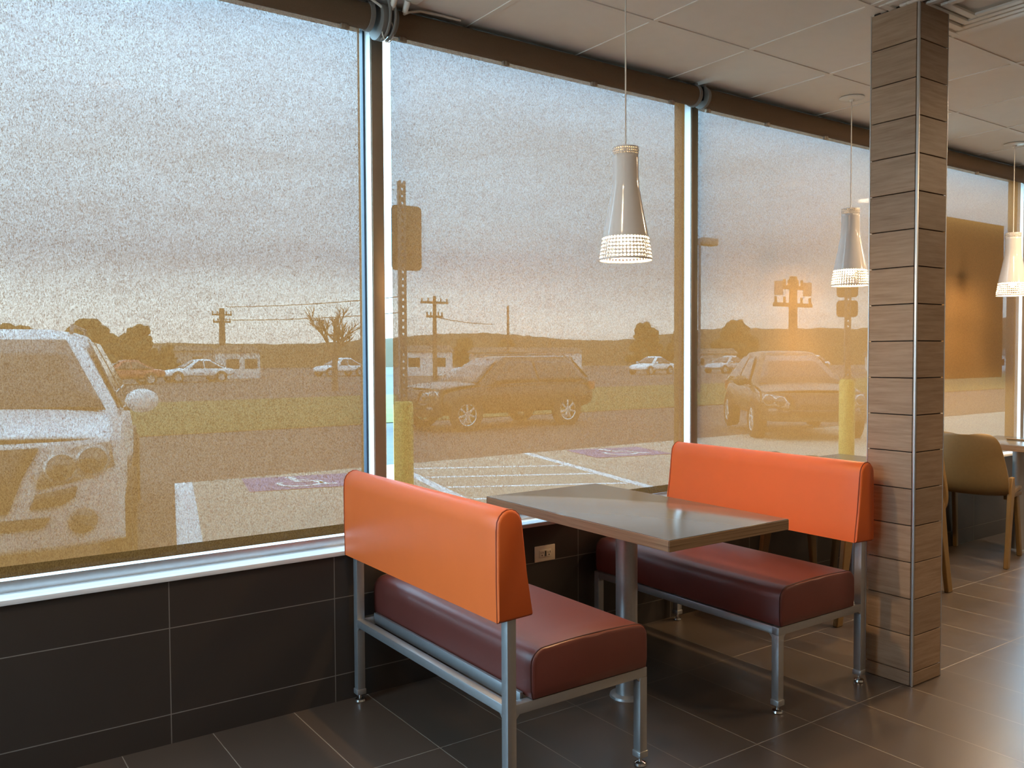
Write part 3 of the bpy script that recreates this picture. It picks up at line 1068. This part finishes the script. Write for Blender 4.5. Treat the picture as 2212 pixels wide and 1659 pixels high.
# ------------------------------------------------------------------ cars
def make_car(label, kind, paint_m, L=4.65, Wd=1.86, Ht=1.66, group=None, detail=2):
    """car along +x (front at x=0 facing -x, rear at x=L), ground at z=0"""
    root = thing('parked_car' if kind != 'suv' else 'parked_suv', label, 'car', (0, 0, 0), 0, group)
    hw = Wd / 2
    belt = .60 * Ht + (.02 if kind == 'suv' else -.02)
    clear = .33

    def sF(y, z):
        u = min(1.0, abs(y) / hw)
        s = .30 * u ** 3.2
        zz = (z - .55) / .5
        return s + (.10 * zz * zz if zz > 0 else .06 * zz * zz)

    def ring(x, w, zb, zt, crown=.03):
        half = [(0, zb), (w * .80, zb), (w * .955, zb + .07), (w, zb + (zt - zb) * .40), (w * .985, zb + (zt - zb) * .68), (w * .94, zt - .035), (w * .86, zt), (w * .45, zt + crown), (0, zt + crown * 1.3)]
        pts = [(x, y, z) for y, z in half] + [(x, -y, z) for y, z in half[-2:0:-1]]
        return pts
    hood0, hoodz = .36, belt - .02
    cowl = .27 * L
    st = [(.17, hw * .58, clear + .06, hoodz - .30), (.28, hw * .86, clear + .03, hoodz - .18), (.39, hw * .96, clear, hoodz - .11), (.58, hw * .99, clear, hoodz - .06), (.8, hw, clear, hoodz - .035),
          (cowl, hw, clear, belt), (L * .5, hw, clear, belt + .005), (L * .75, hw, clear, belt + .02), (L * .92, hw * .97, clear + .03, belt + .02), (L * .985, hw * .88, clear + .10, belt - .05), (L, hw * .78, clear + .22, belt - .15)]
    body = MB().loft([ring(*s) for s in st]).build('body', paint_m, root, smooth=50, subsurf=1)
    # greenhouse
    if kind == 'suv':
        xw0, xw1, xr1, xr0 = cowl - .05, cowl + .80, L * .90, L * .975
    elif kind == 'hatch':
        xw0, xw1, xr1, xr0 = cowl - .10, cowl + .85, L * .80, L * .965
    else:
        xw0, xw1, xr1, xr0 = cowl - .05, cowl + .85, L * .68, L * .86

    def rect(xa, xb, w, z, r=.12):
        return [(xa, -w * .80, z), (xa - .04, 0, z), (xa, w * .80, z), (xa + r, w * .97, z), ((xa + xb) / 2, w, z), (xb - r, w * .97, z), (xb, w * .8, z), (xb + .03, 0, z), (xb, -w * .8, z), (xb - r, -w * .97, z), ((xa + xb) / 2, -w, z), (xa + r, -w * .97, z)]
    wb, wt = hw * .93, hw * .61
    zr = Ht - .05
    b = MB().loft([rect(xw0, xr0, wb, belt - .03), rect(xw0 + .05, xr0 - .01, wb * .99, belt + .03), rect(xw1, xr1, wt, zr - .04), rect(xw1 + .10, xr1 - .05, wt * .93, zr + .015), rect(xw1 + .4, xr1 - .3, wt * .6, Ht)])
    b.build('roof_cabin', paint_m, root, smooth=50)
    gl = MB()
    # windshield, side windows, rear window as panels standing a few mm proud of the cabin
    k0, k1 = .10, .90

    def panel(A, B, C_, D_, off, nm, nx=8):
        A, B, C_, D_ = map(Vector, (A, B, C_, D_))
        b = MB()
        b.grid(lambda u, v: (A.lerp(B, u)).lerp(D_.lerp(C_, u), v) + Vector(off) * (1 - (2 * u - 1) ** 2 * .0), nx, 4)
        return b.build(nm, M_glassdark, root, smooth=40, solid=.012)
    zb_, zt_ = belt + .035, zr - .06
    f = lambda a, c, u: a + (c - a) * u
    ub = (zb_ - belt - .03) / (zr - .07 - belt)
    panel((xw0 + .085, -wb * .88, zb_), (xw0 + .085, wb * .88, zb_), (xw1 - .035, wt * .82, zt_), (xw1 - .035, -wt * .82, zt_), (-.040, 0, .012), 'windshield')
    panel((xr0 - .03, -wb * .78, zb_ + .06), (xr0 - .03, wb * .78, zb_ + .06), (xr1 + .02, wt * .8, zt_), (xr1 + .02, -wt * .8, zt_), (.030, 0, .01), 'rear_window')
    for s in (-1, 1):
        xm = (xw0 + xr0) / 2
        for (a0, a1, c0, c1) in ((xw0 + .42, xm - .03, xw1 + .14, xm - .03), (xm + .04, xr0 - .22, xm + .04, xr1 - .18)):
            panel((a0, s * wb * .985, zb_), (a1, s * wb * .985, zb_), (c1, s * (wt + .035), zt_), (c0, s * (wt + .035), zt_), (0, s * .014, 0), 'side_window')
    # wheels
    wr = .36 if kind == 'suv' else .325
    for x in (.19 * L, .79 * L):
        for s in (-1, 1):
            yo = s * (hw - .080)
            b = MB()
            b.lathe([(wr * .70, -.10), (wr * .93, -.115), (wr, -.08), (wr, .08), (wr * .93, .115), (wr * .70, .10)], n=36)
            bmesh.ops.transform(b.bm, matrix=Matrix.Translation((x, yo, wr)) @ Matrix.Rotation(PI / 2, 4, 'X'), verts=b.bm.verts)
            wh = b.build('wheel', M_tyre, root, smooth=50)
            b = MB()
            b.lathe([(wr * .70, .06), (wr * .66, .098), (wr * .60, .085)], n=36)
            for q in range(7):
                a = 2 * PI * q / 7
                b.box(-.025, .025, .02, wr * .64, .06, .092, .006, 1, Matrix.Rotation(a, 4, 'Z'))
            b.lathe([(.0, .10), (.06, .098), (.07, .08)], n=20)
            bmesh.ops.transform(b.bm, matrix=Matrix.Translation((x, yo, wr)) @ Matrix.Rotation(-s * PI / 2, 4, 'X'), verts=b.bm.verts)
            b.build('rim', M_rim, wh, smooth=40)
            b = MB()
            b.lathe([(wr * 1.02, -.06), (wr * 1.02, .010), (wr * 1.14, .006), (wr * 1.14, -.06)], n=36)
            bmesh.ops.transform(b.bm, matrix=Matrix.Translation((x, s * hw, wr + .02)) @ Matrix.Rotation(-s * PI / 2, 4, 'X'), verts=b.bm.verts)
            b.build('wheel_arch', M_blackplast, root, smooth=40)
    # mirrors
    for s in (-1, 1):
        b = MB()
        c = (cowl + .42, s * (hw + .075), belt + .085)
        b.ball(c, 1.0, 18, 12, (.085, .125, .095))
        mr = b.build('mirror', paint_m, root, smooth=60)
        b = MB(); b.box(cowl + .40, cowl + .46, min(s * (hw - .06), s * (hw + .08)), max(s * (hw - .06), s * (hw + .08)), belt + .01, belt + .04, .008)
        b.build('mirror_arm', M_blackplast, mr)

    # front face: a skin that follows the nose, with its openings and lights
    def fpatch(poly, off, m, name, parent, th=.010, dens=6):
        pts = []
        n = len(poly)
        for i in range(n):
            (ya, za), (yb, zb2) = poly[i], poly[(i + 1) % n]
            for q in range(dens):
                u = q / dens
                y, z = ya + (yb - ya) * u, za + (zb2 - za) * u
                pts.append((y, z))
        b = MB()
        bm = b.bm
        f_ = bm.faces.new([bm.verts.new((sF(y, z) - off, y, z)) for y, z in pts])
        r = bmesh.ops.triangulate(bm, faces=[f_])
        return b.build(name, m, parent, smooth=25, solid=th)
    if detail >= 1:
        b = MB()
        z0f, z1f = clear, hoodz - .06

        def ff(u, v):
            y = (2 * u - 1) * hw * .965
            z = z0f + (z1f - z0f) * v
            return (sF(y, z), y, z)
        b.grid(ff, 40, 24)
        fb = b.build('front_bumper', paint_m, root, smooth=60, solid=.012)
        b = MB()

        def hf(u, v):
            y = (2 * u - 1) * hw * (.93 - .05 * v)
            x0 = sF(y, z1f) - .002
            x = x0 + (cowl + .06 - x0) * v
            z = z1f + (belt + .025 - z1f) * (1 - (1 - v) ** 2.2) + .035 * (1 - (2 * u - 1) ** 2) - (.03 * abs(2 * u - 1) ** 8)
            return (x, y, z)
        b.grid(hf, 30, 20)
        b.build('hood', paint_m, root, smooth=60, solid=.01)
        hz = z1f
        fpatch([(-.46, hz - .03), (.46, hz - .03), (.38, hz - .19), (.30, hz - .40), (-.30, hz - .40), (-.38, hz - .19)], .016, M_blackplast, 'grille', root)
        fpatch([(-.52, .53), (.52, .53), (.47, .47), (-.47, .47)], .016, M_blackplast, 'lower_intake', root)
        for s in (-1, 1):
            hl = fpatch([(s * .43, hz - .18), (s * .50, hz - .10), (s * .66, hz - .035), (s * .84, hz - .02), (s * .865, hz - .17), (s * .66, hz - .235), (s * .45, hz - .27)], .014, M_refl, 'headlight', root)
            for yc, zc, rr in ((.575, hz - .150, .078), (.745, hz - .125, .080)):
                fpatch([(s * yc + (rr + .016) * math.cos(a), zc + (rr + .016) * math.sin(a)) for a in [2 * PI * i / 16 for i in range(16)]], .020, M_rim, 'reflector_ring', hl, .010, 1)
                fpatch([(s * yc + rr * math.cos(a), zc + rr * math.sin(a)) for a in [2 * PI * i / 16 for i in range(16)]], .026, M_lens, 'lens', hl, .012, 1)
            fpatch([(s * .41, hz - .385), (s * .445, hz - .30), (s * .66, hz - .27), (s * .65, hz - .33), (s * .58, hz - .375)], .016, M_blackplast, 'side_intake', root)
            fpatch([(s * .69 + .078 * math.cos(a), .485 + .078 * math.sin(a)) for a in [2 * PI * i / 18 for i in range(18)]], .016, M_lens, 'fog_lamp', root, .012, 1)
    if detail >= 1:
        for s in (-1, 1):
            b = MB(); b.box(L * .955, L * .985, min(s * hw * .62, s * hw * .93), max(s * hw * .62, s * hw * .93), belt - .18, belt + .02, .012)
            b.build('tail_light', M_tail, root)
    if kind == 'suv':
        for s in (-1, 1):
            b = MB(); b.tube([(xw1 + .15, s * wt * .86, Ht - .03), (xw1 + .25, s * wt * .86, Ht + .03), (xr1 - .3, s * wt * .86, Ht + .03), (xr1 - .2, s * wt * .86, Ht - .03)], .016, 8)
            b.build('roof_rail', M_galv, root)
    return root


M_carwhite = mat('white_car_paint', (0.80, 0.80, 0.79), 0.25, 0, 0.02, 3, 0.5)
M_cardark = mat('dark_brown_car_paint', (0.035, 0.028, 0.022), 0.25, 0, 0.05, 3, 0.5)
M_carbrown = mat('bronze_car_paint', (0.085, 0.06, 0.035), 0.3, 0, 0.05, 3, 0.5)
M_carred = mat('red_car_paint', (0.42, 0.07, 0.04), 0.3, 0, 0.05, 3)
M_carsilver = mat('silver_car_paint', (0.45, 0.45, 0.45), 0.3, 0.3, 0.04, 3)


def place(o, x, y, rz, z):
    o.location = (x, y, z)
    o.rotation_euler = (0, 0, rz)
    return o


# front at local x=0, so rz turns local +x onto the car's tail direction
suv = make_car('white SUV parked nose-in close to the leftmost window', 'suv', M_carwhite, 4.75, 1.90, 1.72)
place(suv, -.565, 2.72, math.radians(78), GZ - .012)
place(make_car('dark SUV stopped side-on in the lane beyond the pad, behind the middle blind', 'suv', M_cardark, 4.75, 1.86, 1.62), 8.15, 13.4, math.radians(2), -.305)
place(make_car('bronze hatchback parked nose-in beyond the third blind, left of the pillar', 'hatch', M_carbrown, 4.3, 1.80, 1.52), 11.6, 5.6, math.radians(50), GZ)

far = [(12.0, 53.0, 'w', 3, 'white car in the far car park right of the red one, behind the leftmost blind'), (25.0, 60.0, 'w', 8, 'white car in the far car park near the right edge of the leftmost blind'),
       (7.2, 50.5, 'r', 4, 'red car in the far car park just right of the white SUV mirror'),
       (28.5, 45.0, 's', 5, 'silver car in the far car park just right of the sign post'), (46.0, 46.5, 'w', 10, 'white car in the far car park right of the dark SUV roof'),
       (53.5, 45.5, 's', 3, 'silver car in the far car park near the right end of the middle blind'), (66.0, 46.0, 'w', 8, 'white car in the far car park at the left side of the third blind'),
       (76.0, 44.0, 'w', 8, 'white car in the far car park at the middle of the third blind'), (88.0, 44.0, 's', 4, 'silver car in the far car park just left of the second bollard')]
proto = {}
for x, y, c, deg, lb in far:
    if c not in proto:
        proto[c] = make_car(lb, 'sedan', {'w': M_carwhite, 'r': M_carred, 's': M_carsilver}[c], 4.5, 1.8, 1.45, 'cars in the far car park', detail=0)
        o = proto[c]
    else:
        o = copy_tree(proto[c])
        o['label'] = lb
    place(o, x, y, math.radians(deg), -.32)


# ------------------------------------------------------------------ bollards with parking signs
def bollard(x, y, label, panels, zt=1.015):
    root = thing('bollard', label, 'bollard', (x, y, GZ), 0, 'yellow bollards')
    b = MB(); b.lathe([(.0, 0), (.073, 0), (.073, zt - GZ - .02), (.062, zt - GZ), (0, zt - GZ + .004)], n=32)
    b.build('sleeve', M_yellow, root, smooth=40)
    sp = thing('parking_sign', label.replace('yellow bollard', 'grey sign on punched post above the bollard'), 'sign', (x, y, zt + .004), 0, 'parking signs')
    b = MB()
    top = panels[-1][1] + .17 - zt
    b.box(-.028, -.022, -.018, .018, 0, top, .001, 1)
    b.box(.022, .028, -.018, .018, 0, top, .001, 1)
    n = int(top / .05)
    for k in range(n):                                 # web between the flanges, broken by the punched holes
        z = k * top / n
        b.box(-.024, .024, -.020, -.014, z, z + top / n - .018, 0)
        b.box(-.024, -.008, -.020, -.014, z + top / n - .0185, z + top / n + .0005, 0)
        b.box(.008, .024, -.020, -.014, z + top / n - .0185, z + top / n + .0005, 0)
    b.build('post', M_galv, sp, smooth=0)
    for (za, zb, w) in panels:
        b = MB(); b.box(-w / 2, w / 2, .019, .024, za - zt, zb - zt, 0)
        es = [e for e in b.bm.edges if abs(e.verts[0].co.y - e.verts[1].co.y) > .003]
        bmesh.ops.bevel(b.bm, geom=es, offset=.035, segments=5, affect='EDGES', profile=.5)
        b.build('panel', M_sign, sp, smooth=30)
    return root, sp


_, s1 = bollard(2.250, 2.505, 'yellow bollard outside the gap left of the middle blind', [(1.977, 2.452, .235)])
s1.rotation_euler = (0, 0, math.radians(-8))
for c in s1.children:
    if c.name.startswith('panel'):
        c.location.x = .045
_, s2 = bollard(6.70, 1.80, 'yellow bollard outside the third blind next to the pillar', [(1.70, 1.86, .20), (1.89, 2.02, .20)], 1.10)
s2.rotation_euler = (0, 0, math.radians(-42))

# dark poster hung against the outside of the fourth window
b = MB(); b.box(5.00, 6.245, .152, .156, 1.165, 2.335, .001)
tag(b.build('window_poster', M_sign, smooth=0), 'dark rectangular poster on the glass behind the blind right of the pillar', 'poster')

# ------------------------------------------------------------------ utility poles, lamp, trees, buildings, hills
def pole(x, y, top, label, arms, r=.16):
    root = thing('utility_pole', label, 'utility pole', (x, y, -.4), 0, 'utility poles')
    b = MB(); b.cyl((0, 0, 0), (0, 0, top + .4), r, r * .7, 14)
    b.build('mast', M_pole, root)
    for z, w in arms:
        b = MB(); b.box(-w / 2, w / 2, -.06, .06, z + .32, z + .46)
        for s in (-1, -.5, .5, 1):
            b.cyl((s * w * .46, 0, z + .46), (s * w * .46, 0, z + .68), .05, n=8)
        b.build('crossarm', M_pole, root, smooth=0)
    return root


pole(20.3, 67.9, 5.2, 'utility pole above the far roofs behind the leftmost blind', [(4.7, 1.6), (4.1, 1.4)], .30)
pole(27.0, 44.9, 5.1, 'utility pole with crossarm just right of the sign post', [(4.7, 2.0), (3.8, 1.2)], .16)
pole(42.3, 58.6, 5.6, 'slim utility pole at the middle of the middle blind', [], .13)
p4 = pole(26.35, 17.1, 4.2, 'nearest utility pole with two crossarms behind the third blind', [(3.8, 1.1), (3.15, 2.2)], .20)
b = MB()
for s in (-1, 1):
    b.cyl((s * .85, 0, 3.15 + .75), (s * .85, 0, 3.15 + 1.25), .16, n=12)
b.build('transformer', M_galv, p4)
wr = MB()
for dz in (4.3, 5.35):
    pts = []
    for i in range(13):
        u = i / 12
        pts.append((20.3 + (27.0 - 20.3) * u, 67.9 + (44.9 - 67.9) * u, dz - .9 * u * (1 - u) - .1 * u))
    wr.tube([(p[0] - .5, p[1] + .9, p[2]) for p in pts[1:-1]], .03, 5)
wr2 = MB()
pts = [(27.0 + 15.3 * i / 12, 44.9 + 13.7 * i / 12, 4.0 - .8 * (i / 12) * (1 - i / 12)) for i in range(13)]
wr2.tube([(p[0] - .5, p[1] + .9, p[2]) for p in pts[1:-1]], .03, 5)
tag(wr2.build('power_line', M_pole), 'power line between the two poles of the middle blind', 'power line')
tag(wr.build('power_line', M_pole), 'pair of power lines crossing the sky behind the leftmost blind', 'power line')

lm = thing('parking_lamp', 'grey parking lot lamp head on a slim pole near the third blind edge', 'street lamp', (26.1, 21.0, -.31))
b = MB(); b.cyl((-.55, 0, 0), (-.55, 0, 6.2), .06, .05, 12)
b.build('mast', M_galv, lm)
b = MB(); b.box(-.45, .35, -.22, .22, 6.05, 6.35, .05); b.cyl((-.55, 0, 6.15), (-.40, 0, 6.2), .05, n=10)
b.build('lamp_head', M_galv, lm)


def tree(x, y, h, w, label, seed, group='bushy trees on the skyline'):
    rnd = random.Random(seed)
    root = thing('bushy_tree', label, 'tree', (x, y, -.4), 0, group)
    b = MB(); b.cyl((0, 0, 0), (0, 0, h * .6), w * .07, w * .03, 8)
    b.build('trunk', M_bark, root)
    b = MB()
    for k in range(90):
        a, rr = rnd.random() * 2 * PI, math.sqrt(rnd.random())
        z = rnd.random()
        wid = w * .5 * (1 - .75 * z)
        q = bmesh.ops.create_icosphere(b.bm, subdivisions=2, radius=w * (.055 + .055 * rnd.random()))
        off = Vector((wid * rr * math.cos(a), wid * rr * math.sin(a), h * (.22 + .70 * z)))
        for v in q['verts']:
            v.co = v.co * (1 + .35 * (rnd.random() - .5)) + off
    b.build('crown', M_leaf, root, smooth=60)
    return root


for i, (x, y, h, w, lb) in enumerate([
        (4.6, 56, 3.6, 5.0, 'dark bushy tree at the far left edge above the white SUV'), (10.0, 66, 4.3, 6.0, 'dark bushy tree above the right half of the white SUV roof'),
        (15.5, 76, 4.4, 4.6, 'pointed dark tree at the right end of the clump above the white SUV'), (17.0, 72, 2.7, 2.2, 'small round tree on the skyline left of the first utility pole'),
        (47.5, 74.0, 3.6, 3.8, 'small tree on the skyline right of the pole with crossarm'), (57.0, 80.0, 3.6, 4.0, 'small tree on the skyline near the slim pole'),
        (60.5, 60.2, 4.9, 4.6, 'tall dark tree rising from the ridge below the near lamp'), (72.6, 66.6, 4.6, 5.6, 'broad dark tree just left of the second mullion'),
        (85.0, 69.5, 5.8, 7.0, 'dark tree right behind the second mullion'), (62.0, 21.5, 5.2, 7.0, 'dark tree close to the pillar above the second bollard')]):
    tree(x, y, h, w, lb, 30 + i)


def bare_tree(x, y, h, label, seed):
    rnd = random.Random(seed)
    root = thing('bare_tree', label, 'tree', (x, y, -.4))
    b = MB()

    def br(p, d, L, r, lev):
        q = p + d * L
        b.cyl(p, q, r, r * .7, 6)
        if lev == 0:
            return
        for _ in range(4 if lev > 1 else 5):
            nd = (d + Vector((rnd.uniform(-1, 1), rnd.uniform(-1, 1), rnd.uniform(-.25, .7))) * .75).normalized()
            br(p + d * L * rnd.uniform(.55, 1), nd, L * rnd.uniform(.55, .8), r * .55, lev - 1)
    br(Vector((0, 0, 0)), Vector((0, 0, 1)), h * .34, .16, 4)
    b.build('branches', M_bark, root, smooth=0)
    return root


bare_tree(15.6, 34.5, 5.1, 'leafless tree near the right edge of the leftmost blind', 3)


def building(x, y, w, d, h, rz, wallm, label, roof=.5, z=-.4):
    root = thing('building', label, 'building', (x, y, z), rz, 'distant buildings')
    b = MB(); b.box(-w / 2, w / 2, -d / 2, d / 2, 0, h)
    b.build('walls', wallm, root, smooth=0)
    b = MB()
    b.loft([[(-w / 2 - .2, -d / 2 - .2, h), (w / 2 + .2, -d / 2 - .2, h), (w / 2 + .2, d / 2 + .2, h), (-w / 2 - .2, d / 2 + .2, h)],
            [(-w / 2 + .2, -.1, h + roof), (w / 2 - .2, -.1, h + roof), (w / 2 - .2, .1, h + roof), (-w / 2 + .2, .1, h + roof)]])
    b.build('roof', M_broof, root, smooth=0)
    n = max(2, int(w / 3))
    for k in range(n):
        xx = -w / 2 + w * (k + .5) / n
        b = MB(); b.box(xx - .45, xx + .45, -d / 2 - .03, -d / 2 + .02, h * .40, h * .75)
        b.build('window', M_glassdark, root, smooth=0)
    return root


building(20.0, 82, 6.5, 5, 2.2, -.1, M_bgrey, 'grey low building right of the dark trees above the SUV mirror')
building(19.2, 60.5, 2.6, 3, 2.0, -.1, M_bwhite, 'narrow white house in the middle of the leftmost blind')
building(33.5, 57.5, 4.0, 4, 2.0, -.5, M_bwhite, 'white house just right of the sign post')
building(43.5, 62.0, 5.0, 4, 1.9, -.5, M_bgrey, 'grey house between the sign post and the slim pole')
building(53.0, 66.0, 5.5, 4, 1.9, -.6, M_bwhite, 'white house beyond the dark SUV roof')
building(62.0, 53.0, 4.5, 4, 1.7, -.8, M_bgrey, 'tan house left of the second mullion below the dark tree')
building(75.0, 38.0, 12, 5, 1.5, -1.0, M_bwhite, 'long white shed low on the horizon behind the third blind')
building(84.0, 22.0, 10, 5, 1.7, -1.3, M_bwhite, 'long white shed low on the horizon next to the pillar')


def ridge(name, pts, depth, m, zb=-1.0):
    """a wooded ridge: a long hump along pts (x, y, height) with a ragged crest"""
    rnd = random.Random(11)
    b = MB()
    rows = []
    for i in range(len(pts) - 1):
        n = 26
        for q in range(n if i < len(pts) - 2 else n + 1):
            u = q / n
            f_ = u * u * (3 - 2 * u)
            x = pts[i][0] + (pts[i + 1][0] - pts[i][0]) * u
            y = pts[i][1] + (pts[i + 1][1] - pts[i][1]) * u
            h = pts[i][2] + (pts[i + 1][2] - pts[i][2]) * f_
            h *= 1 + .05 * (rnd.random() - .5)
            L = math.hypot(x, y)
            nx_, ny_ = x / L, y / L
            rows.append([(x + nx_ * depth * t_, y + ny_ * depth * t_, zb + (h - zb) * max(0.0, s_)) for t_, s_ in ((-.5, 0), (-.3, .62), (-.1, .93), (0, 1), (.15, .9), (.5, 0))])
    b.loft(rows, caps=False, closed=False)
    return struct(b.build(name, m, smooth=70))


ridge('hill', [(-40, 120, 3.2), (20, 128, 3.2), (45, 120, 3.0), (70, 108, 4.6), (88, 98, 3.4), (104, 88, 5.2), (118, 72, 5.0), (134, 50, 6.6), (150, 10, 7.5)], 30, M_hill)
